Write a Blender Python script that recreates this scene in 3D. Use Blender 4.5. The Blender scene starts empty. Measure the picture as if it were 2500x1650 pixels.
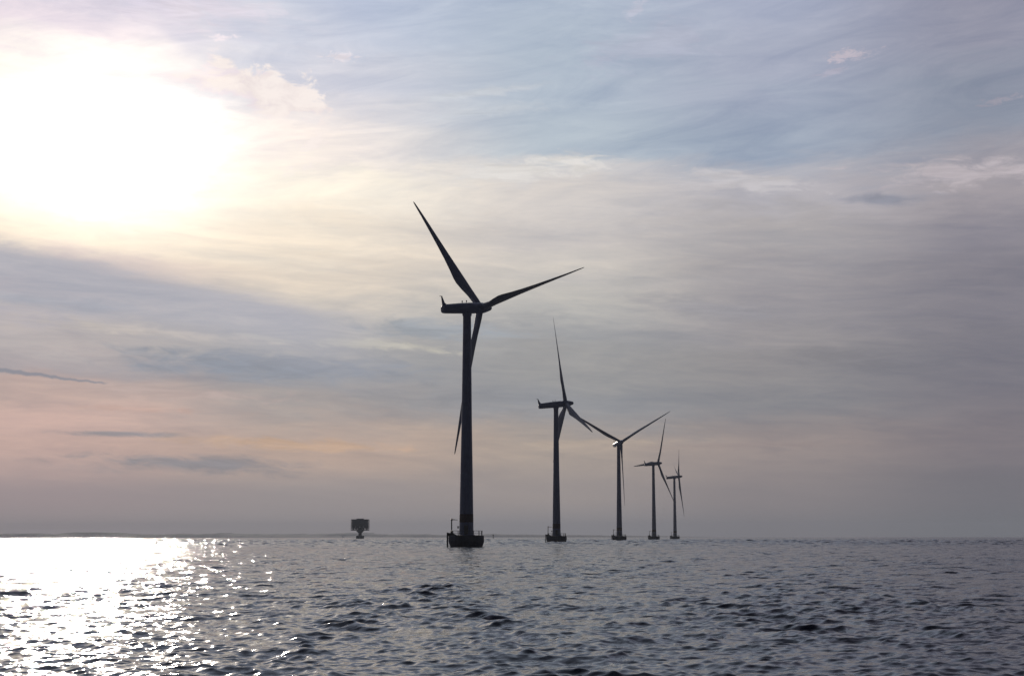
import bpy, bmesh, math, random
import numpy as np
from mathutils import Vector, Matrix

S = bpy.context.scene
COL = S.collection
R = math.radians

# ------------------------------------------------------------------ camera
FPX = 3800.0                      # focal length in pixels of the 2500 px wide photo
PITCH = math.atan(485.0 / FPX)
CAM_H = 2.5
cam_d = bpy.data.cameras.new('camera')
cam = bpy.data.objects.new('camera', cam_d)
COL.objects.link(cam)
cam_d.sensor_width = 36.0
cam_d.lens = 36.0 * FPX / 2500.0
cam_d.clip_start = 0.1
cam_d.clip_end = 60000.0
cam.location = (0, 0, CAM_H)
cam.rotation_euler = (R(90) + PITCH, R(0.045), 0)
S.camera = cam

# ------------------------------------------------------------------ sun
SUN_AZ, SUN_EL = R(-16.2), R(14.2)          # azimuth from the view axis, positive to the right
sd = Vector((math.sin(SUN_AZ) * math.cos(SUN_EL), math.cos(SUN_AZ) * math.cos(SUN_EL), math.sin(SUN_EL)))
sun_d = bpy.data.lights.new('sun', 'SUN')
sun_d.energy = 2.7
sun_d.angle = R(0.55)
sun_d.color = (1.0, 0.88, 0.76)
sun = bpy.data.objects.new('sun', sun_d)
COL.objects.link(sun)
sun.rotation_euler = sd.to_track_quat('Z', 'Y').to_euler()

# ------------------------------------------------------------------ exposure
S.view_settings.view_transform = 'Standard'
S.view_settings.look = 'None'
S.view_settings.exposure = 0.0
S.view_settings.gamma = 1.0
S.view_settings.use_curve_mapping = False
cy = S.cycles
cy.max_bounces = 6
cy.diffuse_bounces = 2
cy.glossy_bounces = 3
cy.transmission_bounces = 2
cy.volume_bounces = 0
cy.transparent_max_bounces = 16
cy.use_adaptive_sampling = False
cy.use_denoising = True
cy.denoiser = 'OPENIMAGEDENOISE'
cy.denoising_input_passes = 'RGB_ALBEDO_NORMAL'
cy.denoising_prefilter = 'ACCURATE'
cy.sample_clamp_direct = 0.0
cy.sample_clamp_indirect = 8.0


# ------------------------------------------------------------------ sky
def lin(c):
    o = []
    for v in c:
        v = v / 255.0
        o.append(v / 12.92 if v <= 0.04045 else ((v + 0.055) / 1.055) ** 2.4)
    return (o[0], o[1], o[2], 1.0)


class NT:
    """small helper for writing node maths"""
    def __init__(s, tree):
        s.t = tree
        s.n = tree.nodes
        s.l = tree.links

    def put(s, sock, v):
        if isinstance(v, bpy.types.NodeSocket):
            s.l.new(v, sock)
        else:
            sock.default_value = v

    def m(s, op, a, b=0.0, c=0.0, clamp=False):
        n = s.n.new('ShaderNodeMath')
        n.operation = op
        n.use_clamp = clamp
        s.put(n.inputs[0], a)
        s.put(n.inputs[1], b)
        s.put(n.inputs[2], c)
        return n.outputs[0]

    def add(s, a, b): return s.m('ADD', a, b)
    def sub(s, a, b): return s.m('SUBTRACT', a, b)
    def mul(s, a, b): return s.m('MULTIPLY', a, b)
    def div(s, a, b): return s.m('DIVIDE', a, b)
    def mad(s, a, b, c): return s.m('MULTIPLY_ADD', a, b, c)

    def step(s, v, a, b, lo=0.0, hi=1.0, smooth=True):
        n = s.n.new('ShaderNodeMapRange')
        n.interpolation_type = 'SMOOTHSTEP' if smooth else 'LINEAR'
        n.clamp = True
        s.put(n.inputs[0], v)
        for i, x in enumerate((a, b, lo, hi)):
            s.put(n.inputs[1 + i], x)
        return n.outputs[0]

    def xyz(s, a, b, c):
        n = s.n.new('ShaderNodeCombineXYZ')
        s.put(n.inputs[0], a)
        s.put(n.inputs[1], b)
        s.put(n.inputs[2], c)
        return n.outputs[0]

    def noise(s, vec, scale, detail=4.0, rough=0.55, dist=0.0, color=False):
        n = s.n.new('ShaderNodeTexNoise')
        n.noise_dimensions = '3D'
        s.put(n.inputs['Vector'], vec)
        n.inputs['Scale'].default_value = scale
        n.inputs['Detail'].default_value = detail
        n.inputs['Roughness'].default_value = rough
        n.inputs['Distortion'].default_value = dist
        return n.outputs['Color' if color else 'Fac']

    def mix(s, f, a, b, mode='MIX', clamp=False):
        n = s.n.new('ShaderNodeMix')
        n.data_type = 'RGBA'
        n.blend_type = mode
        n.clamp_result = clamp
        s.put(n.inputs[0], f)
        s.put(n.inputs[6], a)
        s.put(n.inputs[7], b)
        return n.outputs[2]

    def ramp(s, v, stops):
        n = s.n.new('ShaderNodeValToRGB')
        cr = n.color_ramp
        cr.interpolation = 'EASE'
        while len(cr.elements) < len(stops):
            cr.elements.new(0.5)
        for e, (p, c) in zip(cr.elements, stops):
            e.position = p
        for e, (p, c) in zip(cr.elements, stops):
            e.position = p
            e.color = lin(c)
        s.put(n.inputs[0], v)
        return n.outputs[0]


world = bpy.data.worlds.new('World')
S.world = world
world.use_nodes = True
wt = world.node_tree
wt.nodes.clear()
N = NT(wt)
tc = wt.nodes.new('ShaderNodeTexCoord')
sep = wt.nodes.new('ShaderNodeSeparateXYZ')
wt.links.new(tc.outputs['Generated'], sep.inputs[0])
X, Y, Z = sep.outputs
AZ = N.mul(N.m('ARCTAN2', X, Y), 180 / math.pi)
EL = N.mul(N.m('ARCSINE', N.m('MINIMUM', N.m('MAXIMUM', Z, -1.0), 1.0)), 180 / math.pi)
ELp = N.m('MAXIMUM', EL, 0.0)
# cloud-deck coordinates: a high layer seen in perspective
den = N.add(N.m('MAXIMUM', Z, 0.0), 0.07)
PX_, PY_ = N.div(X, den), N.div(Y, den)
deck = N.xyz(PX_, PY_, 0.0)
# angular coordinates, for streaks stretched along the horizon
ang = N.xyz(N.mul(AZ, 0.10), N.mad(AZ, 0.05, N.mul(EL, 0.55)), 3.7)
ang2 = N.xyz(N.mul(AZ, 0.22), N.mad(AZ, -0.06, N.mul(EL, 0.75)), 9.1)
wA = N.sub(N.noise(ang, 1.0, 5, 0.55, 0.6), 0.5)
wB = N.sub(N.noise(deck, 1.1, 6, 0.6, 0.9), 0.5)
wC = N.sub(N.noise(ang2, 2.2, 6, 0.6, 0.5), 0.5)
# warped elevation gives the layers their ragged borders
amp = N.step(ELp, 0.5, 8.0, 0.08, 0.85)
warp = N.mul(amp, N.add(N.add(N.mul(wA, 3.4), N.mul(wB, 1.6)), N.mul(wC, 1.4)))
EW = N.add(EL, warp)
U = N.m('MULTIPLY', N.m('ADD', EW, 1.0), 1 / 24.0, clamp=True)     # -1 .. 23 degrees


def e(v): return (v + 1.0) / 24.0


cols = [
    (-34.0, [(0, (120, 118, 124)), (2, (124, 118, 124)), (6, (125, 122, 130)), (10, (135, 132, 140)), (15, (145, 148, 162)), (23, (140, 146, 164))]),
    (-17.3, [(0, (172, 160, 160)), (1.5, (168, 153, 154)), (3.2, (203, 175, 166)), (4.2, (213, 183, 173)), (5.0, (190, 169, 163)), (6.2, (178, 170, 172)),
             (7.2, (186, 179, 179)), (8.0, (180, 176, 183)), (9.2, (205, 190, 190)), (10.4, (250, 235, 215)), (12.0, (255, 250, 232)),
             (16.5, (255, 248, 240)), (18.2, (240, 228, 236)), (20, (208, 210, 226)), (23, (190, 200, 222))]),
    (-7.7, [(0, (166, 158, 158)), (1.5, (163, 154, 153)), (3.2, (196, 173, 159)), (4.7, (170, 163, 161)), (6.0, (155, 157, 164)),
            (7.0, (176, 174, 173)), (8.2, (200, 195, 190)), (9.4, (228, 216, 201)), (11, (241, 230, 214)), (12.6, (250, 243, 229)),
            (14.0, (244, 235, 230)), (16.4, (205, 208, 222)), (18, (193, 202, 222)), (23, (186, 197, 220))]),
    (1.8, [(0, (152, 149, 152)), (1.5, (163, 154, 151)), (3.3, (177, 164, 154)), (4.7, (148, 150, 155)), (6.1, (157, 157, 158)),
           (7.4, (165, 166, 168)), (8.6, (190, 188, 184)), (10, (206, 201, 196)), (11, (198, 194, 193)), (12.5, (213, 208, 205)),
           (13.1, (206, 205, 207)), (13.9, (178, 191, 204)), (17, (175, 188, 204)), (23, (180, 192, 212))]),
    (9.7, [(0, (134, 130, 134)), (1.5, (142, 135, 137)), (3.3, (156, 145, 143)), (4.7, (138, 138, 143)), (6.1, (145, 143, 146)),
           (8.6, (160, 156, 160)), (11, (171, 168, 171)), (12.5, (183, 181, 188)), (13.0, (178, 180, 190)), (13.9, (160, 172, 190)),
           (17, (165, 172, 192)), (20, (168, 176, 198)), (23, (165, 174, 197))]),
    (17.6, [(0, (110, 112, 118)), (1.5, (117, 115, 122)), (3.2, (128, 122, 128)), (6, (121, 120, 130)), (8.6, (130, 128, 138)),
            (11, (142, 139, 149)), (12.2, (160, 155, 162)), (13.2, (160, 157, 166)), (15, (140, 148, 165)), (17.4, (148, 150, 168)),
            (20, (145, 146, 165)), (23, (140, 142, 162))]),
]
sky = None
prev = None
for az, st in cols:
    c = N.ramp(U, [(e(p), q) for p, q in st])
    sky = c if sky is None else N.mix(N.step(AZ, prev, az), sky, c)
    prev = az

# soft lit and shaded wisps through the whole deck: warm where lit, cool where shaded
low = N.noise(N.xyz(N.mul(AZ, 0.11), N.mad(AZ, 0.045, N.mul(EL, 0.85)), 4.0), 1.2, 8, 0.64, 0.9)
fine = N.noise(N.xyz(N.mul(AZ, 0.28), N.mad(AZ, 0.05, N.mul(EL, 1.9)), 1.0), 1.4, 8, 0.66, 0.8)
rise = N.noise(N.xyz(N.mul(AZ, 0.20), N.mad(AZ, -0.13, EL), 8.0), 0.9, 9, 0.66, 1.1)
up = N.step(EL, 10.5, 13.5)
tex = N.mul(N.add(N.mul(N.sub(low, 0.5), 0.75), N.mul(N.sub(fine, 0.5), 0.55)), N.sub(1.0, N.mul(up, 0.6)))
tex = N.add(tex, N.mul(N.mul(N.sub(rise, 0.5), 0.95), up))
tex = N.mul(tex, N.step(EL, 0.6, 3.5, 0.05, 1.0))
tm = N.m('ADD', 0.5, N.mul(tex, 1.5), clamp=True)
sky = N.mix(1.0, sky, N.mix(tm, (0.77, 0.80, 0.86, 1), (1.24, 1.19, 1.12, 1)), 'MULTIPLY')

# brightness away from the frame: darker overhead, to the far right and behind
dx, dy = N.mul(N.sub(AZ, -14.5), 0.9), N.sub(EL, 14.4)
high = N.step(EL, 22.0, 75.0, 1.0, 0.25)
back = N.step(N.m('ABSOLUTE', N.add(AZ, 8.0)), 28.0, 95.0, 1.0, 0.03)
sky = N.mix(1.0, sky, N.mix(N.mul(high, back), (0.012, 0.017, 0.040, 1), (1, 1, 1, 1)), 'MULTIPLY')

# the sun's glow behind the cloud
cn = N.noise(N.xyz(N.mul(AZ, 0.16), N.mul(EL, 0.3), 2.0), 3.6, 10, 0.66, 0.5)
q2 = N.add(N.m('POWER', N.div(N.add(AZ, 15.0), 3.6), 2.0), N.m('POWER', N.div(N.sub(EL, 13.9), 2.35), 2.0))
q2 = N.m('MAXIMUM', N.add(q2, N.add(N.mul(N.sub(cn, 0.5), 0.9), N.mul(N.add(wA, wC), 2.0))), 0.0)
g1 = N.m('EXPONENT', N.mul(N.m('POWER', q2, 0.75), -1.5))
sky = N.mix(1.0, sky, N.mix(g1, (0, 0, 0, 1), (1.75, 1.58, 1.40, 1)), 'ADD')
q3 = N.add(N.m('POWER', N.div(N.add(AZ, 14.6), 13.0), 2.0), N.m('POWER', N.div(N.sub(EL, 12.6), 3.2), 2.0))
g2 = N.m('EXPONENT', N.mul(q3, -1.0))
sky = N.mix(1.0, sky, N.mix(g2, (0, 0, 0, 1), (0.09, 0.066, 0.044, 1)), 'ADD')

# heaped cloud lit through by the sun, with a crisp ragged rim
q1 = N.add(N.m('POWER', N.div(N.add(AZ, 10.6), 3.9), 2.0), N.m('POWER', N.div(N.sub(EL, 15.0), 2.3), 2.0))
cum = N.step(N.add(N.sub(1.0, q1), N.mul(N.sub(cn, 0.5), 2.6)), -0.05, 0.28)
cshade = N.mix(N.step(N.noise(N.xyz(N.mul(AZ, 0.4), N.mul(EL, 0.7), 1.0), 1.6, 8, 0.65, 0.6), 0.38, 0.62), (0.86, 0.76, 0.74, 1), (1.0, 0.90, 0.85, 1))
sky = N.mix(N.mul(cum, 0.9), sky, cshade, 'LIGHTEN')


def streak(sky, az0, el0, wa, we, slope, col, s, rag=0.5):
    u = N.div(N.sub(AZ, az0), wa)
    v = N.div(N.sub(N.mad(N.sub(AZ, az0), -slope, EL), el0), we)
    q = N.m('SQRT', N.add(N.mul(u, u), N.mul(v, v)))
    ns = rg2 if wa < 1.5 else rg
    k = N.add(N.sub(1.0, q), N.mul(N.sub(ns, 0.5), rag * (5.0 if wa < 1.5 else 4.2)))
    c = lin(col)
    cc = N.mix(N.step(fine, 0.35, 0.65), tuple(v * 0.90 for v in c[:3]) + (1,), tuple(v * 1.08 for v in c[:3]) + (1,))
    return N.mix(N.mul(N.step(k, -0.05, 0.9), s), sky, cc)


rg = N.noise(N.xyz(N.mul(AZ, 0.45), N.mad(AZ, 0.12, N.mul(EL, 1.6)), 6.0), 1.4, 7, 0.62, 0.6)
rg2 = N.noise(N.xyz(N.mul(AZ, 1.0), N.mad(AZ, -0.25, N.mul(EL, 2.6)), 2.0), 2.2, 7, 0.68, 0.9)
for a_ in [
    (-9.3, 6.2, 7.0, 0.70, -0.03, (147, 152, 163), 0.95, 0.55),
    (-16.5, 8.25, 5.0, 0.34, -0.06, (168, 171, 181), 0.9, 0.5),
    (-13.0, 7.35, 5.5, 0.30, -0.06, (200, 190, 182), 0.9, 0.7),
    (-11.5, 2.6, 5.0, 0.46, -0.02, (150, 146, 150), 0.95, 0.5),
    (-8.0, 3.35, 5.0, 0.26, -0.04, (203, 173, 150), 0.95, 0.8),
    (-6.0, 7.05, 4.5, 0.28, -0.06, (203, 198, 186), 0.8, 0.8),
    (-12.5, 5.2, 5.0, 0.35, -0.03, (196, 176, 170), 0.6, 0.7),
    (2.5, 3.4, 4.5, 0.2, 0.01, (186, 170, 156), 0.7, 0.8),
    (-13.5, 4.55, 2.4, 0.16, -0.03, (203, 172, 160), 0.7, 0.6),
    (-14.2, 3.65, 3.0, 0.14, -0.01, (155, 150, 154), 0.9, 0.5),
    (-3.5, 7.6, 4.2, 0.42, -0.03, (160, 166, 174), 0.85, 0.6),
    (-1.0, 4.9, 5.5, 0.9, 0.0, (148, 150, 156), 0.5, 0.4),
    (7.3, 8.3, 3.8, 0.5, -0.09, (151, 150, 157), 0.6, 0.4),
    (12.5, 6.3, 4.5, 0.6, -0.07, (128, 127, 134), 0.5, 0.4),
    (9.0, 3.3, 5.0, 0.16, 0.01, (158, 144, 141), 0.5, 0.6),
    (16.0, 12.8, 3.8, 0.55, -0.02, (194, 185, 190), 0.8, 1.0),
    (13.8, 12.0, 2.2, 0.30, -0.03, (143, 146, 160), 0.8, 0.5),
    (8.5, 12.9, 3.4, 0.45, -0.06, (200, 196, 199), 0.8, 1.0),
    (0.8, 13.5, 3.8, 0.5, 0.06, (224, 220, 216), 0.95, 1.0),
    (-1.2, 16.2, 3.4, 0.22, 0.13, (208, 212, 218), 0.7, 0.6),
    (-1.0, 15.5, 3.0, 0.30, 0.12, (203, 208, 215), 0.55, 0.7),
    (5.0, 17.8, 3.5, 0.9, 0.15, (186, 188, 206), 0.5, 0.8),
    (12.6, 17.15, 1.0, 0.24, 0.05, (198, 187, 196), 0.75, 0.8),
    (12.0, 16.6, 0.7, 0.16, 0.2, (178, 176, 192), 0.8, 0.8),
    (17.8, 15.2, 0.9, 0.16, 0.15, (170, 164, 176), 0.6, 0.8),
    (-6.4, 17.4, 0.75, 0.2, 0.0, (226, 220, 228), 0.9, 0.8),
    (-10.9, 17.9, 0.5, 0.16, 0.0, (236, 226, 234), 0.9, 0.8),
    (4.7, 19.1, 0.5, 0.4, 0.6, (196, 197, 212), 0.6, 0.8),
    (6.2, 19.75, 1.0, 0.2, 0.1, (206, 202, 212), 0.9, 0.8),
    (-17.0, 19.7, 0.9, 0.4, 0.0, (255, 252, 252), 1.0, 0.8),
    (-12.8, 18.9, 5.5, 0.9, -0.06, (222, 214, 228), 0.7, 0.6),
]:
    sky = streak(sky, *a_)

# dark bank below the glow, sloping down to the right
edge = N.mad(N.add(AZ, 18.0), -0.184, 10.55)
bd = N.add(N.sub(edge, EL), N.add(N.mul(N.sub(fine, 0.5), 1.1), N.mul(wB, 0.8)))
bank = N.mul(N.step(bd, -0.15, 0.75), N.step(bd, 0.9, 3.2, 1.0, 0.0))
bank = N.mul(bank, N.step(AZ, -8.5, -3.5, 1.0, 0.0))
bank = N.mul(bank, N.step(AZ, -60.0, -30.0, 0.0, 1.0))
sky = N.mix(N.mul(bank, 0.93), sky, N.mix(tm, lin((163, 166, 178)), lin((197, 193, 198))))

# old dark vapour trail low on the left
tl = N.sub(EL, N.mad(N.add(AZ, 18.9), -0.103, 5.87))
tn = N.sub(N.noise(N.xyz(AZ, N.mul(EL, 0.5), 0.3), 3.0, 4, 0.6), 0.5)
tw = N.step(AZ, -19.5, -14.6, 0.085, 0.03, smooth=False)
trail = N.step(N.sub(N.m('ABSOLUTE', N.add(tl, N.mul(tn, 0.17))), tw), -0.035, 0.035, 1.0, 0.0)
trail = N.mul(trail, N.mul(N.step(AZ, -14.9, -14.5, 1.0, 0.0), N.step(AZ, -34.0, -26.0, 0.0, 1.0)))
sky = N.mix(N.mul(trail, 0.8), sky, lin((138, 141, 152)))

# clear air behind the cloud deck
nish = wt.nodes.new('ShaderNodeTexSky')
nish.sky_type = 'NISHITA'
nish.sun_disc = False
nish.sun_elevation = SUN_EL
nish.sun_rotation = SUN_AZ
nish.altitude = 0.0
nish.dust_density = 2.0
nb = N.mix(1.0, nish.outputs[0], (0.08, 0.08, 0.08, 1), 'MULTIPLY')
gap = N.mul(N.step(N.noise(deck, 0.8, 5, 0.6, 0.4), 0.50, 0.72), N.mul(N.step(EL, 14.0, 17.0), 0.12))
sky = N.mix(gap, sky, nb)
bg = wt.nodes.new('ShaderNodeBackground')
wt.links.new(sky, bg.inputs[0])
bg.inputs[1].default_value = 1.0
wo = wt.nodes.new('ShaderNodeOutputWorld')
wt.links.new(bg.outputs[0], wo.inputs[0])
world.cycles.sampling_method = 'MANUAL'
world.cycles.sample_map_resolution = 1024


# ------------------------------------------------------------------ helpers
def tag(o, label=None, cat=None, group=None, kind=None):
    if label: o['label'] = label
    if cat: o['category'] = cat
    if group: o['group'] = group
    if kind: o['kind'] = kind
    return o


def link(name, me, mat=None, parent=None):
    o = bpy.data.objects.new(name, me)
    COL.objects.link(o)
    if mat and not me.materials:
        me.materials.append(mat)
    if parent:
        o.parent = parent
    return o


def obj(name, bm, mat, parent=None, smooth=35):
    bmesh.ops.recalc_face_normals(bm, faces=bm.faces)
    me = bpy.data.meshes.new(name)
    bm.to_mesh(me)
    bm.free()
    if smooth:
        for p in me.polygons:
            p.use_smooth = True
        me.set_sharp_from_angle(angle=R(smooth))
    return link(name, me, mat, parent)


def empty(name, loc):
    o = bpy.data.objects.new(name, None)
    COL.objects.link(o)
    o.location = loc
    o.empty_display_size = 1.0
    return o


def ring_loft(bm, rings, cap0=True, cap1=True):
    """rings: lists of points, all of one length"""
    vs = [[bm.verts.new(p) for p in r] for r in rings]
    n = len(vs[0])
    for a, b in zip(vs, vs[1:]):
        for i in range(n):
            bm.faces.new((a[i], a[(i + 1) % n], b[(i + 1) % n], b[i]))
    if cap0: bm.faces.new(vs[0][::-1])
    if cap1: bm.faces.new(vs[-1])


def lathe(bm, prof, seg=48, cx=0, cy_=0):
    ring_loft(bm, [[(cx + r * math.cos(2 * math.pi * i / seg), cy_ + r * math.sin(2 * math.pi * i / seg), z)
                    for i in range(seg)] for r, z in prof])


def bar(bm, a, b, r, seg=8, r2=None):
    a, b = Vector(a), Vector(b)
    d = (b - a).normalized()
    u = d.orthogonal().normalized()
    v = d.cross(u)
    r2 = r if r2 is None else r2
    ring_loft(bm, [[p + (u * math.cos(2 * math.pi * i / seg) + v * math.sin(2 * math.pi * i / seg)) * rr
                    for i in range(seg)] for p, rr in ((a, r), (b, r2))])


def box(bm, x0, x1, y0, y1, z0, z1, bev=0.0):
    r = bmesh.ops.create_cube(bm, size=1.0)
    for v in r['verts']:
        v.co = Vector(((x0 + x1) / 2 + v.co.x * (x1 - x0), (y0 + y1) / 2 + v.co.y * (y1 - y0), (z0 + z1) / 2 + v.co.z * (z1 - z0)))
    if bev:
        es = {e_ for v in r['verts'] for e_ in v.link_edges}
        bmesh.ops.bevel(bm, geom=list(es), offset=bev, segments=2, affect='EDGES', profile=0.6)


def prism(bm, pts, axis_off):
    """extrude a polygon (3D points) by a vector"""
    off = Vector(axis_off)
    ring_loft(bm, [[Vector(p) for p in pts], [Vector(p) + off for p in pts]])


def paint(name, col, rough=0.45, var=0.12, scale=0.6, metal=0.0, rust=None):
    m = bpy.data.materials.new(name)
    m.use_nodes = True
    n = NT(m.node_tree)
    b = m.node_tree.nodes['Principled BSDF']
    t = m.node_tree.nodes.new('ShaderNodeTexCoord')
    a = n.noise(t.outputs['Object'], scale, 6, 0.6, 0.4)
    mp = m.node_tree.nodes.new('ShaderNodeMapping')
    mp.inputs['Scale'].default_value = (6, 6, 0.35)
    m.node_tree.links.new(t.outputs['Object'], mp.inputs[0])
    st = n.noise(mp.outputs[0], scale, 5, 0.6)
    f = n.m('ADD', n.mul(a, 0.6), n.mul(st, 0.4))
    lo = tuple(c * (1 - var) for c in col) + (1,)
    hi = tuple(c * (1 + var) for c in col) + (1,)
    c = n.mix(n.step(f, 0.35, 0.65), lo, hi)
    if rust:
        c = n.mix(n.mul(n.step(st, 0.60, 0.72), 0.6), c, rust + (1,))
    m.node_tree.links.new(c, b.inputs['Base Color'])
    m.node_tree.links.new(n.step(a, 0.3, 0.7, rough - 0.06, rough + 0.08), b.inputs['Roughness'])
    b.inputs['Metallic'].default_value = metal
    return m


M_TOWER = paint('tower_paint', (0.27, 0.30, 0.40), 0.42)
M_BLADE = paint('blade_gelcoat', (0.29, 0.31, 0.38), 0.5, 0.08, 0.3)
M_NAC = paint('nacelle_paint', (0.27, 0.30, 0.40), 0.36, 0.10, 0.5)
M_BAND = paint('dark_red_band', (0.10, 0.055, 0.05), 0.55)
M_CONC = paint('wet_concrete', (0.10, 0.10, 0.115), 0.7, 0.3, 0.5)
M_STEEL = paint('dark_steel', (0.11, 0.105, 0.09), 0.5, 0.2, 2.0, rust=(0.10, 0.05, 0.03))
M_PLAT = paint('platform_cladding', (0.09, 0.105, 0.13), 0.6, 0.2, 0.2)
M_PANEL = paint('pale_panel', (0.75, 0.78, 0.80), 0.25, 0.1, 1.0)
M_FADE = paint('pale_render', (0.7, 0.7, 0.68), 0.7, 0.05, 0.2)


# ------------------------------------------------------------------ water
def build_water():
    rng = np.random.default_rng(11)
    A_MAX = R(27.0)
    r0, r1 = 17.0, 6000.0
    kr = 0.0016
    nr = int(math.log(r1 / r0) / kr) + 1
    na = 1200
    rr = r0 * np.exp(np.linspace(0, math.log(r1 / r0), nr))
    aa = np.linspace(-A_MAX, A_MAX, na)
    RR, AA = np.meshgrid(rr, aa, indexing='ij')
    Xg = (RR * np.sin(AA)).astype(np.float32)
    Yg = (RR * np.cos(AA)).astype(np.float32)
    nx, ny, nz = np.zeros_like(Xg), np.zeros_like(Xg), np.zeros_like(Xg)
    # random wave components, short-crested sea
    NW = 190
    lam = 0.18 * (6.0 / 0.18) ** rng.random(NW)
    main = R(197.0)                                       # travelling towards the camera and a little to the left
    th = main + rng.normal(0, 1, NW) * R(36) + (lam < 2.0) * rng.normal(0, 1, NW) * R(30)
    # longer, coarser waves that stand in for the chop where the mesh is wide
    NL = 70
    lam = np.concatenate([lam, 5.0 * (110.0 / 5.0) ** rng.random(NL)])
    th = np.concatenate([th, main + rng.normal(0, 1, NL) * R(42)])
    NT_ = NW + NL
    k = 2 * np.pi / lam
    l0 = lam[:NW]
    steep = np.where(l0 > 1.6, np.exp(-((l0 - 1.6) / 3.2) ** 2), 1.0) * np.where(l0 < 0.7, 1.7, 1.0)
    MSS = 0.042
    st = steep * math.sqrt(2 * MSS / np.sum(steep ** 2))
    st = np.concatenate([st, np.full(NL, math.sqrt(2 * 0.030 / (NL * math.log(9.0 / 3.5) / math.log(22.0))))])
    a = st / k
    ph = rng.random(NT_) * 2 * np.pi
    # gusts and calmer patches, and a band of steeper water where a wake crosses
    gx, gy = Xg / 1.0, Yg / 1.0
    gust = 1.0 + 0.13 * np.sin(gx / 5.3 + 1.3 * np.sin(gy / 17.0)) + 0.12 * np.sin(gy / 9.1 + 0.8 * np.sin(gx / 7.7) + 1.0)
    gust += 0.11 * np.sin(gx / 2.9 - gy / 13.0 + 2.0)
    xl = -2.6 - 2.6 * (90 - Yg) / 58.0
    xr = -2.5 + 3.4 * (60 - Yg) / 27.0
    wake = np.exp(-((Xg - xl) / (0.35 + Yg * 0.012)) ** 2) * np.exp(-(Yg / 110.0) ** 4) + 0.8 * np.exp(-((Xg - xr) / 0.9) ** 2) * np.exp(-(Yg / 58.0) ** 4)
    gust = (gust * (1 + 0.8 * wake)).astype(np.float32)
    dr = rr * kr
    da = rr * (2 * A_MAX / na)
    cell = np.maximum(dr, da)
    geo = np.zeros(nr)
    for i in range(NT_):
        vis = np.clip((lam[i] / cell - 3.2) / 2.5, 0, 1)
        if i >= NW:
            vis = vis * np.clip((11.0 - lam[i] / cell) / 3.0, 0, 1) * np.minimum(1.0, (900.0 / rr) ** 1.2)
        geo += 0.5 * st[i] ** 2 * vis ** 2
        on = np.nonzero(vis > 0)[0]
        if len(on) < 2: continue
        n = slice(int(on[0]), int(on[-1]) + 1)
        w = (vis[n, None] * a[i]).astype(np.float32)
        if 0.5 < lam[i] < 5.0:
            w = w * gust[n]
        kx, ky = np.float32(k[i] * math.sin(th[i])), np.float32(k[i] * math.cos(th[i]))
        p = (np.mod(Xg[n].astype(np.float64) * k[i] * math.sin(th[i]) + Yg[n].astype(np.float64) * k[i] * math.cos(th[i]) + ph[i], 2 * np.pi)).astype(np.float32)
        c, s_ = np.cos(p), np.sin(p)
        nz[n] += w * c
        ch = np.float32(0.72)
        nx[n] -= w * s_ * ch * np.float32(math.sin(th[i]))
        ny[n] -= w * s_ * ch * np.float32(math.cos(th[i]))
    sg = float(np.std(nz[:600]))
    nz += np.float32(0.10) * (np.minimum(nz, 2.2 * sg) * np.abs(nz) / sg - 0.0) * (nz > 0)
    fade = np.clip((A_MAX - np.abs(AA)) / R(2.0), 0, 1) * np.clip((RR - r0) / 3.0, 0, 1) * np.clip((r1 - RR) / 600.0, 0, 1)
    fade = fade.astype(np.float32)
    co = np.empty((nr * na, 3), np.float32)
    co[:, 0] = (Xg + nx * fade).ravel()
    co[:, 1] = (Yg + ny * fade).ravel()
    co[:, 2] = (nz * fade).ravel()
    miss = np.sqrt(np.clip(MSS - geo, 0.0, None) * 0.75 + 0.012)
    at = np.repeat(miss.astype(np.float32), na)
    idx = np.arange(nr * na).reshape(nr, na)
    quads = np.stack([idx[:-1, :-1], idx[:-1, 1:], idx[1:, 1:], idx[1:, :-1]], -1).reshape(-1, 4)
    # calm coarse sheets: out to the horizon, round the back, and under the camera
    ext_co, ext_q = [], []
    base = nr * na

    def sheet(rads, angs):
        nonlocal base
        g = np.array([[(r_ * math.sin(t_), r_ * math.cos(t_), 0.0) for t_ in angs] for r_ in rads], np.float32)
        n0, n1 = len(rads), len(angs)
        ii = np.arange(n0 * n1).reshape(n0, n1) + base
        ext_q.append(np.stack([ii[:-1, :-1], ii[:-1, 1:], ii[1:, 1:], ii[1:, :-1]], -1).reshape(-1, 4))
        ext_co.append(g.reshape(-1, 3))
        base += n0 * n1
    far = 12000.0
    sheet([r1, 8000, far], np.linspace(-A_MAX, A_MAX, 60))
    sheet([0.02, r0], np.linspace(-A_MAX, A_MAX, 60))
    sheet([0.02, r0, 200, r1, far], np.linspace(A_MAX, 2 * math.pi - A_MAX, 120))
    ec = np.concatenate(ext_co)
    co = np.concatenate([co, ec])
    at = np.concatenate([at, np.full(len(ec), math.sqrt(MSS * 0.8 + 0.013), np.float32)])
    quads = np.concatenate([quads] + ext_q).astype(np.int32)
    me = bpy.data.meshes.new('water')
    me.vertices.add(len(co))
    me.vertices.foreach_set('co', co.ravel())
    me.loops.add(quads.size)
    me.loops.foreach_set('vertex_index', quads.ravel())
    me.polygons.add(len(quads))
    me.polygons.foreach_set('loop_start', np.arange(0, quads.size, 4, dtype=np.int32))
    me.polygons.foreach_set('use_smooth', np.ones(len(quads), bool))
    me.update(calc_edges=True)
    t = me.attributes.new('chop', 'FLOAT', 'POINT')
    t.data.foreach_set('value', at)
    if me.polygons[0].normal.z < 0:
        me.flip_normals()
    m = bpy.data.materials.new('sea_water')
    m.use_nodes = True
    n = NT(m.node_tree)
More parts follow.
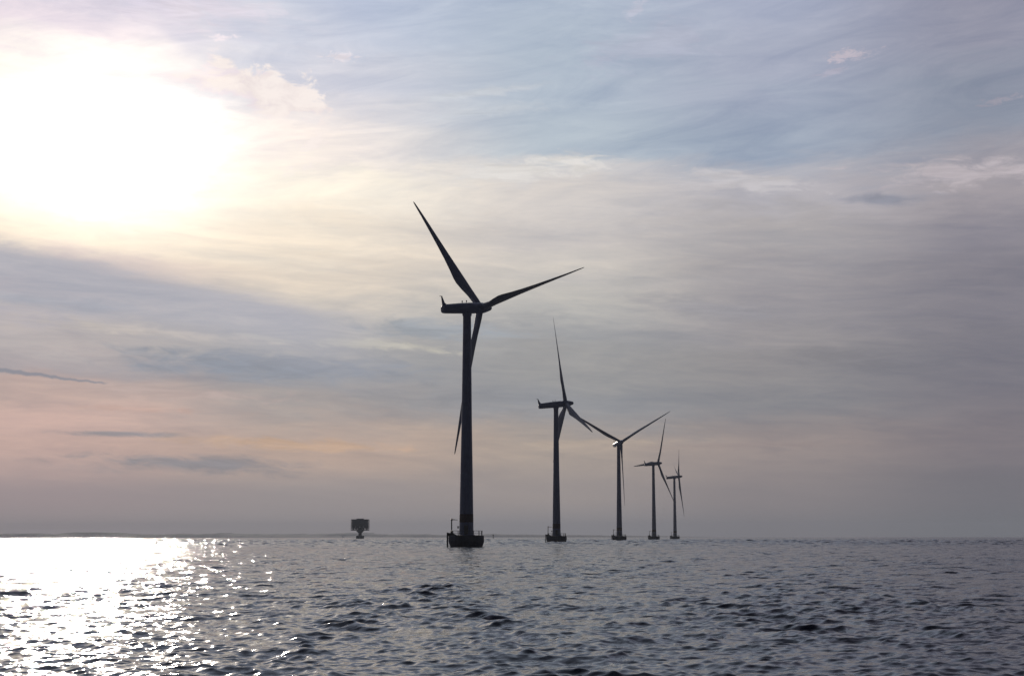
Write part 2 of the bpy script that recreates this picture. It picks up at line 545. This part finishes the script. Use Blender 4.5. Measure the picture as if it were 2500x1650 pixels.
    b = m.node_tree.nodes['Principled BSDF']
    b.inputs['Base Color'].default_value = (0.036, 0.043, 0.066, 1)
    b.inputs['Roughness'].default_value = 0.085
    b.inputs['IOR'].default_value = 1.333
    g = m.node_tree.nodes.new('ShaderNodeNewGeometry')
    ca = m.node_tree.nodes.new('ShaderNodeAttribute')
    ca.attribute_name = 'chop'
    sp = m.node_tree.nodes.new('ShaderNodeSeparateXYZ')
    m.node_tree.links.new(g.outputs['Position'], sp.inputs[0])
    x_, y_, _ = sp.outputs
    # ripples too small for the mesh: random slopes from two noise fields
    v1 = n.xyz(n.mul(n.mad(y_, 0.3, x_), 0.75), n.mul(n.mad(x_, -0.3, y_), 1.5), 0.0)
    c1 = m.node_tree.nodes.new('ShaderNodeTexNoise')
    c1.inputs['Scale'].default_value = 3.0
    c1.inputs['Detail'].default_value = 5.0
    c1.inputs['Roughness'].default_value = 0.66
    m.node_tree.links.new(v1, c1.inputs['Vector'])
    s1 = m.node_tree.nodes.new('ShaderNodeSeparateColor')
    m.node_tree.links.new(c1.outputs['Color'], s1.inputs[0])
    c2 = m.node_tree.nodes.new('ShaderNodeTexNoise')
    c2.inputs['Scale'].default_value = 0.55
    c2.inputs['Detail'].default_value = 4.0
    c2.inputs['Roughness'].default_value = 0.6
    m.node_tree.links.new(v1, c2.inputs['Vector'])
    s2 = m.node_tree.nodes.new('ShaderNodeSeparateColor')
    m.node_tree.links.new(c2.outputs['Color'], s2.inputs[0])
    # the larger field only matters where the mesh no longer carries those waves
    big = n.step(ca.outputs['Fac'], 0.125, 0.17)
    kk = n.mul(ca.outputs['Fac'], 7.0)

    def slope(i):
        p1 = n.sub(s1.outputs[i], 0.5)
        p2 = n.mul(n.sub(s2.outputs[i], 0.5), big)
        return n.mul(n.add(p1, p2), kk)
    sx, sy = slope(0), slope(1)
    gn = m.node_tree.nodes.new('ShaderNodeVectorMath')
    gn.operation = 'ADD'
    m.node_tree.links.new(g.outputs['Normal'], gn.inputs[0])
    m.node_tree.links.new(n.xyz(sx, sy, 0.0), gn.inputs[1])
    nn = m.node_tree.nodes.new('ShaderNodeVectorMath')
    nn.operation = 'NORMALIZE'
    m.node_tree.links.new(gn.outputs[0], nn.inputs[0])
    m.node_tree.links.new(nn.outputs[0], b.inputs['Normal'])
    tag(link('water', me, m), kind='structure')


build_water()

# ------------------------------------------------------------------ wind turbine
HUB_H, ROTOR, OVER, TILT = 59.0, 39.0, 4.3, R(6.0)


def blade_mesh():
    bm = bmesh.new()
    st = [(1.0, 1.70, 1.00, 0), (2.6, 1.75, 0.98, 2), (4.5, 2.00, 0.72, 6), (7.0, 2.50, 0.42, 11), (9.6, 2.80, 0.31, 13), (11.2, 2.75, 0.27, 12),
          (14, 2.40, 0.24, 9), (18, 1.98, 0.21, 6), (23, 1.58, 0.19, 3.5), (28, 1.22, 0.17, 1.8), (33, 0.88, 0.16, 0.6), (36.5, 0.62, 0.15, 0),
          (38.3, 0.44, 0.14, 0), (39.0, 0.20, 0.14, 0)]
    rings = []
    n = 24
    for z, c, tk, tw in st:
        ring = []
        rd = min(1.0, max(0.0, (tk - 0.3) / 0.6))           # 1 = round root, 0 = aerofoil
        le = 0.85 if z < 3 else 0.85 - 0.42 * min(1, (z - 3) / 30.0)
        for i in range(n):
            t = 2 * math.pi * i / n
            cc = (1 - math.cos(t)) / 2                       # 0 leading .. 1 trailing
            sg = 1 if t < math.pi else -1
            af = 5 * tk * c * (0.2969 * math.sqrt(max(cc, 0)) - 0.126 * cc - 0.3516 * cc ** 2 + 0.2843 * cc ** 3 - 0.1036 * cc ** 4)
            ci = tk * c * math.sqrt(max(0.0, cc * (1 - cc)))
            y = sg * (af * (1 - rd) + ci * rd)
            x = cc * c - min(le, c * 0.5)
            a_ = R(-tw)
            ring.append((x * math.cos(a_) - y * math.sin(a_), x * math.sin(a_) + y * math.cos(a_), z))
        rings.append(ring)
    ring_loft(bm, rings)
    return bm


def superring(y, w, h, zc, n=32, ex=3.0):
    o = []
    for i in range(n):
        t = 2 * math.pi * i / n
        c, s_ = math.cos(t), math.sin(t)
        o.append((w * math.copysign(abs(c) ** (2 / ex), c), y, zc + h * math.copysign(abs(s_) ** (2 / ex), s_)))
    return o


def make_turbine():
    root = empty('wind_turbine', (0, 0, 0))
    # gravity base of concrete, flared out to an ice collar
    bm = bmesh.new()
    lathe(bm, [(3.2, -3.0), (3.72, -0.25), (3.98, 0.25), (4.30, 1.15), (4.36, 1.55), (4.30, 2.75), (4.22, 2.86), (1.9, 2.90)], 64)
    fo = obj('foundation', bm, M_CONC, root, 30)
    # tower with its yaw collar
    bm = bmesh.new()
    lathe(bm, [(2.05, 2.88), (2.05, 3.10), (1.76, 3.14), (1.70, 7.0), (1.52, 18), (1.30, 30), (1.16, 42), (1.03, 54), (1.00, 56.9), (1.16, 57.2), (1.22, 57.9)], 56)
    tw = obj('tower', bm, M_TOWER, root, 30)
    bm = bmesh.new()
    lathe(bm, [(1.716, 6.05), (1.722, 6.06), (1.692, 8.05), (1.684, 8.06)], 56)
    obj('painted_band', bm, M_BAND, tw, 30)
    for z in (22.0, 40.0):
        bm = bmesh.new()
        r_ = 1.4533 if z < 30 else 1.1833
        lathe(bm, [(r_ + .005, z - .09), (r_ + .03, z - .07), (r_ + .03, z + .07), (r_ + .005, z + .09)], 56)
        obj('flange', bm, M_TOWER, tw, 30)
    bm = bmesh.new()
    box(bm, -0.48, 0.48, -1.86, -1.60, 3.2, 5.35, 0.05)
    obj('door', bm, M_STEEL, tw, 30)
    bm = bmesh.new()
    bar(bm, (-1.66, 0, 4.95), (-2.02, 0, 5.05), 0.05)
    lathe(bm, [(0.10, 4.55), (0.17, 4.62), (0.15, 4.95), (0.24, 5.02), (0.22, 5.10), (0.05, 5.14)], 16, -2.05, 0)
    obj('lamp', bm, M_STEEL, tw, 40)
    # raised landing stage on the left, sloping down to the deck
    bm = bmesh.new()
    prism(bm, [(-4.42, -1.3, 2.70), (-4.42, -1.3, 3.48), (-3.3, -1.3, 3.44), (-2.35, -1.3, 2.98), (-2.35, -1.3, 2.78)], (0, 2.6, 0))
    obj('landing_stage', bm, M_STEEL, root, 30)
    bm = bmesh.new()
    for y in (-0.75, 0.75):
        bar(bm, (-4.62, y, -1.2), (-4.62, y, 3.58), 0.17, 12)
        for z in (0.35, 2.2):
            bar(bm, (-4.62, y, z), (-4.1, y, z), 0.08)
    for q in range(13):
        bar(bm, (-4.62, -0.22, -0.4 + q * 0.3), (-4.62, 0.22, -0.4 + q * 0.3), 0.022, 6)
    for y in (-0.22, 0.22):
        bar(bm, (-4.62, y, -0.6), (-4.62, y, 3.5), 0.035, 6)
        bar(bm, (-4.62, y, 3.2), (-4.35, y, 3.2), 0.03, 6)
    obj('boat_landing', bm, M_STEEL, root, 40)
    # guard rail round the deck
    bm = bmesh.new()
    rr_ = 3.92
    angs = [R(a) for a in (-158, -148, -120, -92, -64, -38, -20, -9, 9, 20, 38, 64, 92, 120, 148, 158)]
    for a_ in angs:
        x, y = rr_ * math.cos(a_), rr_ * math.sin(a_)
        bar(bm, (x, y, 2.8), (x, y, 3.98), 0.055, 8)
    for z, r_ in ((3.98, 0.045), (3.44, 0.035)):
        pts = [(rr_ * math.cos(R(q)), rr_ * math.sin(R(q)), z) for q in np.linspace(-158, 158, 80)]
        for p, q in zip(pts, pts[1:]):
            bar(bm, p, q, r_, 6)
    obj('guard_rail', bm, M_STEEL, root, 40)
    # davit crane
    bm = bmesh.new()
    lathe(bm, [(0.30, 3.40), (0.30, 3.95), (0.15, 4.05), (0.14, 6.45), (0.20, 6.5), (0.20, 6.9), (0.12, 6.98)], 16, -3.62, 0)
    dv = obj('davit_crane', bm, M_STEEL, root, 40)
    bm = bmesh.new()
    bar(bm, (0, 0, 0), (1.75, 0, 0.0), 0.085, 8, 0.06)
    bar(bm, (0.15, 0, 0.22), (1.2, 0, 0.03), 0.03, 6)
    bar(bm, (1.68, 0, 0), (1.68, 0, -0.28), 0.03, 6)
    arm = obj('crane_arm', bm, M_STEEL, dv, 40)
    arm.location = (-3.62, 0, 6.66)
    # nacelle: long rounded tube, flat underside at the back
    bm = bmesh.new()
    prof = [(-7.80, 0.55, 0.55, -0.30), (-7.72, 0.85, 0.85, -0.24), (-7.45, 1.05, 1.02, -0.16), (-6.9, 1.18, 1.14, -0.10), (-5.0, 1.26, 1.22, -0.06), (-2.0, 1.34, 1.32, 0),
            (1.0, 1.38, 1.38, 0), (2.4, 1.36, 1.36, 0), (2.62, 1.28, 1.28, 0)]
    ring_loft(bm, [superring(y, w, h, zc, 36, 2.5) for y, w, h, zc in prof])
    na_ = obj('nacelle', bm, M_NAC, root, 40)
    bm = bmesh.new()
    lo = [(-0.09, -7.72, 0.2), (0.09, -7.72, 0.2), (0.11, -6.30, 0.95), (-0.11, -6.30, 0.95)]
    md = [(-0.07, -7.80, 1.2), (0.07, -7.80, 1.2), (0.07, -6.98, 1.4), (-0.07, -6.90, 1.45)]
    hi_ = [(-0.04, -7.95, 3.05), (0.04, -7.95, 3.05), (0.04, -7.64, 3.05), (-0.04, -7.64, 3.05)]
    ring_loft(bm, [lo, md, hi_])
    fin = obj('tail_fin', bm, M_NAC, na_, 30)
    bm = bmesh.new()
    bar(bm, (-0.35, -7.85, 3.07), (0.35, -7.85, 3.07), 0.045, 8)
    bar(bm, (0, -8.3, 3.07), (0, -7.6, 3.07), 0.045, 8)
    bar(bm, (0, -8.3, 2.98), (0, -8.3, 3.2), 0.07, 8)
    obj('wind_vane', bm, M_STEEL, fin, 40)
    for y, x in ((-1.1, -0.35), (-0.3, 0.35)):
        bm = bmesh.new()
        bar(bm, (x, y, 1.20), (x, y, 1.62), 0.06, 8)
        lathe(bm, [(0.10, 1.58), (0.16, 1.64), (0.16, 1.86), (0.08, 1.96)], 12, x, y)
        obj('roof_beacon', bm, M_STEEL, na_, 40)
    # hub and long blunt spinner
    bm = bmesh.new()
    hp = [(1.26, 2.66), (1.36, 2.72), (1.40, 3.3), (1.38, 4.9), (1.22, 5.6), (0.98, 6.5), (0.76, 7.2), (0.66, 7.5), (0.50, 7.72), (0.26, 7.86), (0.06, 7.90)]
    ring_loft(bm, [[(r_ * math.cos(2 * math.pi * i / 40), y, r_ * math.sin(2 * math.pi * i / 40)) for i in range(40)] for r_, y in hp])
    obj('hub', bm, M_NAC, root, 40)
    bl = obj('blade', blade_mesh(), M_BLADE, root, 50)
    for _ in range(2):
        c = bl.copy()
        COL.objects.link(c)
        c.parent = root
    return root


def copy_tree(o, parent=None):
    c = o.copy()
    COL.objects.link(c)
    if parent: c.parent = parent
    for ch in list(o.children):
        copy_tree(ch, c)
    return c


def pose(root, yaw, phase, beta, arm_rot):
    fw = Vector((math.sin(yaw) * math.cos(TILT), math.cos(yaw) * math.cos(TILT), math.sin(TILT)))
    up = Vector((-math.sin(yaw) * math.sin(TILT), -math.cos(yaw) * math.sin(TILT), math.cos(TILT)))
    rt = fw.cross(up)
    base = Matrix(((rt.x, fw.x, up.x, 0), (rt.y, fw.y, up.y, 0), (rt.z, fw.z, up.z, HUB_H), (0, 0, 0, 1)))
    k = 0
    for ch in root.children:
        kind = ch.name.split('.')[0]
        if kind in ('nacelle', 'hub'):
            ch.matrix_local = base
        elif kind == 'blade':
            a_ = phase + k * 2 * math.pi / 3
            k += 1
            rad = up * math.cos(a_) + rt * math.sin(a_)
            tan = up * math.sin(a_) - rt * math.cos(a_)
            chd = tan * math.cos(beta) + fw * math.sin(beta)
            th_ = rad.cross(chd)
            h = Vector((0, 0, HUB_H)) + fw * OVER
            ch.matrix_local = Matrix(((chd.x, th_.x, rad.x, h.x), (chd.y, th_.y, rad.y, h.y), (chd.z, th_.z, rad.z, h.z), (0, 0, 0, 1)))
        elif kind == 'davit_crane':
            for g in ch.children:
                g.rotation_euler = (0, 0, arm_rot)


# photo column of the tower foot, distance, nacelle heading, blade phase, blade pitch
TURB = [
    (1138.6, 384.1, 49.3, 82.3, -81, 40, 'nearest and largest wind turbine, standing far left of the others in the row'),
    (1358.8, 669.1, 76.8, 112.2, 206, 8, 'second nearest wind turbine, one blade almost upright and one reaching down to the right'),
    (1512.2, 950.9, 163.4, 60.8, 231, -10, 'third wind turbine, rotor facing the viewer with two blades spread in a wide V'),
    (1597.0, 1219.7, 65.3, 29.0, 176, 5, 'fourth wind turbine, with one blade lying level to the left behind its nacelle'),
    (1648.2, 1494.5, 90.2, 50.4, 204, 12, 'farthest and smallest wind turbine, at the right end of the row, rotor seen edge-on'),
]
proto = make_turbine()
trees = [proto] + [copy_tree(proto) for _ in TURB[1:]]
for root, (px, d, yaw, phs, beta, ar, lab) in zip(trees, TURB):
    root.location = ((px - 1250.0) / FPX * d * math.cos(PITCH), d, 0)
    tag(root, lab, 'wind turbine', 'offshore wind turbines in a row')
    pose(root, R(yaw), R(phs), R(beta), R(ar))


# ------------------------------------------------------------------ the platform far out
def at_px(px, d):
    return (px - 1250.0) / FPX * d * math.cos(PITCH)


pd = 2050.0
plat = empty('sea_platform', (at_px(879.0, pd), pd, 0))
tag(plat, 'dark boxy platform tower on a narrow stem in the sea, left of the nearest turbine', 'platform')
sc = pd / FPX            # metres per photo pixel there
bm = bmesh.new()
lathe(bm, [(9.2 * sc, -3), (9.2 * sc, 0.4), (9.7 * sc, 1.2), (9.7 * sc, 4.0), (9.2 * sc, 4.2)], 40)
obj('base', bm, M_CONC, plat, 30)
bm = bmesh.new()
lathe(bm, [(4.4 * sc, 4.15), (4.0 * sc, 5.0), (4.0 * sc, 7.6), (6.2 * sc, 8.6), (9.2 * sc, 10.3), (9.6 * sc, 10.9)], 40)
obj('stem', bm, M_CONC, plat, 40)
w_, z0, z1 = 20.8 * sc, 10.85, 25.4
cw, dp = 18.5 * sc, w_ * .8
bm = bmesh.new()
box(bm, -cw, cw, -dp + 0.6, dp - 0.6, z0 + 3.2, z1 - 0.3, 0.2)
body = obj('core', bm, M_PLAT, plat, 30)
bm = bmesh.new()
box(bm, -5.5 * sc, 5.5 * sc, -dp + 2.5, dp - 2.5, z0 + 0.9, z0 + 3.2)
obj('plant_room', bm, M_PLAT, plat, 0)
levels = [z0 + 0.45, z0 + 3.2, z0 + 6.1, z0 + 9.0, z1 - 0.45]
for zz in levels:
    bm = bmesh.new()
    hh = 0.45 if zz in (levels[0], levels[-1]) else 0.3
    box(bm, -w_, w_, -dp, dp, zz - hh, zz + hh, 0.06)
    obj('deck', bm, M_PLAT, plat, 30)
for sx in (-1, 1):
    for sy in (-1, 1):
        bm = bmesh.new()
        box(bm, sx * (w_ - 0.45) - 0.4, sx * (w_ - 0.45) + 0.4, sy * (dp - 0.45) - 0.4, sy * (dp - 0.45) + 0.4, z0 + 0.85, z1 - 0.85)
        obj('corner_post', bm, M_PLAT, plat, 0)
    for k, zz in enumerate(levels[1:-1]):
        bm = bmesh.new()
        for q in range(3):
            bar(bm, (sx * (w_ - 0.15), -dp + 0.9, zz + 0.6 + q * 0.35), (sx * (w_ - 0.15), dp - 0.9, zz + 0.6 + q * 0.35), 0.05, 6)
        for sy in (-1, 1):
            for q in range(3):
                bar(bm, (sx * (cw + 0.1), sy * (dp - 0.1), zz + 0.6 + q * 0.35), (sx * (w_ - 0.9), sy * (dp - 0.1), zz + 0.6 + q * 0.35), 0.05, 6)
        obj('railing', bm, M_STEEL, plat, 0)
for xx in (-15.5, -9.5, 9.0, 15.0):
    bm = bmesh.new()
    box(bm, xx * sc - 0.5, xx * sc + 0.5, -dp + 0.5, dp - 0.5, z0 + 0.9, z0 + 2.9)
    obj('bulkhead', bm, M_PLAT, plat, 0)
for xx in (-9.5, 0.8, 9.5):
    bm = bmesh.new()
    box(bm, xx * sc - 0.7, xx * sc + 0.7, -dp + 0.54, -dp + 0.64, z0 + 4.0, z0 + 5.2)
    obj('window', bm, M_PANEL, body, 0)
bm = bmesh.new()
box(bm, -8.4 * sc, 8.4 * sc, -4.5, 4.5, z1 - 0.05, z1 + 0.95, 0.15)
obj('roof_house', bm, M_PLAT, plat, 30)

# ------------------------------------------------------------------ a slim marker further out
bd_ = 2600.0
bx = at_px(1204.0, bd_)
mk = empty('sea_marker', (bx, bd_, 0))
tag(mk, 'tiny slim dark sea mark on the horizon just right of the nearest turbine', 'sea mark')
bm = bmesh.new()
lathe(bm, [(1.2, -2), (1.2, 0.8), (0.75, 1.0), (0.70, 2.2), (0.55, 4.6)], 20)
obj('post', bm, M_STEEL, mk, 40)
bm = bmesh.new()
lathe(bm, [(0.55, 4.58), (0.95, 4.7), (0.95, 5.8), (0.7, 6.3), (0.1, 6.6)], 20)
obj('top_mark', bm, M_STEEL, mk, 40)

# ------------------------------------------------------------------ far shore
def build_shore(name, d0, seed, x0px, x1px, prof):
    rng = np.random.default_rng(seed)
    n = 700
    xs = np.linspace(at_px(x0px, d0), at_px(x1px, d0), n)
    mpp = d0 / FPX
    px = np.linspace(x0px, x1px, n)
    base = np.interp(px, [p for p, _ in prof], [h for _, h in prof])
    rough = np.zeros(n)
    for k in range(5):
        m_ = 12 * 2 ** k
        rough += np.interp(np.linspace(0, m_, n), np.arange(m_ + 1), rng.normal(0, 1, m_ + 1)) * 0.75 ** k
    h = np.clip(base * 1.2 * (1 + 0.16 * rough), 0.3, None) * mpp
    bm = bmesh.new()
    rows = []
    for dy, f in ((0, 0.0), (40, 0.35), (120, 0.75), (320, 1.0), (700, 0.9), (900, 0.0)):
        jit = 1 + 0.12 * rng.normal(0, 1, n) * (0 < f < 1)
        rows.append([bm.verts.new((xs[i], d0 + dy, (h[i] * f * jit[i]) - (1.0 if f == 0 else 0))) for i in range(n)])
    for a_, b_ in zip(rows, rows[1:]):
        for i in range(n - 1):
            bm.faces.new((a_[i], a_[i + 1], b_[i + 1], b_[i]))
    o = obj(name, bm, M_LAND, None, 60)
    tag(o, kind='structure')


M_LAND = paint('wooded_shore', (0.030, 0.036, 0.040), 0.95, 0.4, 0.004)
build_shore('far_shore', 10200.0, 5, -900, 1000,
            [(-900, 6), (0, 6.5), (30, 8.5), (60, 6.5), (110, 8.8), (150, 5.5), (230, 6), (300, 4.5), (370, 7), (460, 6.5), (520, 6.5), (560, 4), (700, 5), (800, 5.0), (900, 3), (1000, 1)])
build_shore('hills', 11000.0, 8, -900, 1750,
            [(-900, 9), (120, 9.5), (220, 10.5), (300, 8), (520, 8), (640, 6), (780, 8), (900, 6), (1000, 5.5), (1300, 4.5), (1500, 3), (1750, 0.5)])

bm = bmesh.new()
box(bm, -5, 5, -6, 6, 0, 9, 0.3)
prism(bm, [(-5.6, -6.4, 9.0), (5.6, -6.4, 9.0), (0, -6.4, 13.5)], (0, 12.8, 0))
hs = obj('shore_house', bm, M_FADE, None, 30)
hs.location = (at_px(837.5, 10050), 10050, 0)
tag(hs, 'tiny pale house on the far shore just left of the dark sea platform', 'house')

# ------------------------------------------------------------------ haze
bm = bmesh.new()
box(bm, -13000, 13000, -13000, 13000, -4.5, 112.0)
me = bpy.data.meshes.new('haze')
bm.to_mesh(me)
bm.free()
hz = link('haze', me)
tag(hz, kind='stuff')
hm = bpy.data.materials.new('haze_air')
hm.use_nodes = True
hm.node_tree.nodes.clear()
pv = hm.node_tree.nodes.new('ShaderNodeVolumePrincipled')
pv.inputs['Color'].default_value = (0.76, 0.85, 1.0, 1)
pv.inputs['Density'].default_value = 0.000085
pv.inputs['Anisotropy'].default_value = -0.05
om = hm.node_tree.nodes.new('ShaderNodeOutputMaterial')
hm.node_tree.links.new(pv.outputs[0], om.inputs['Volume'])
me.materials.append(hm)
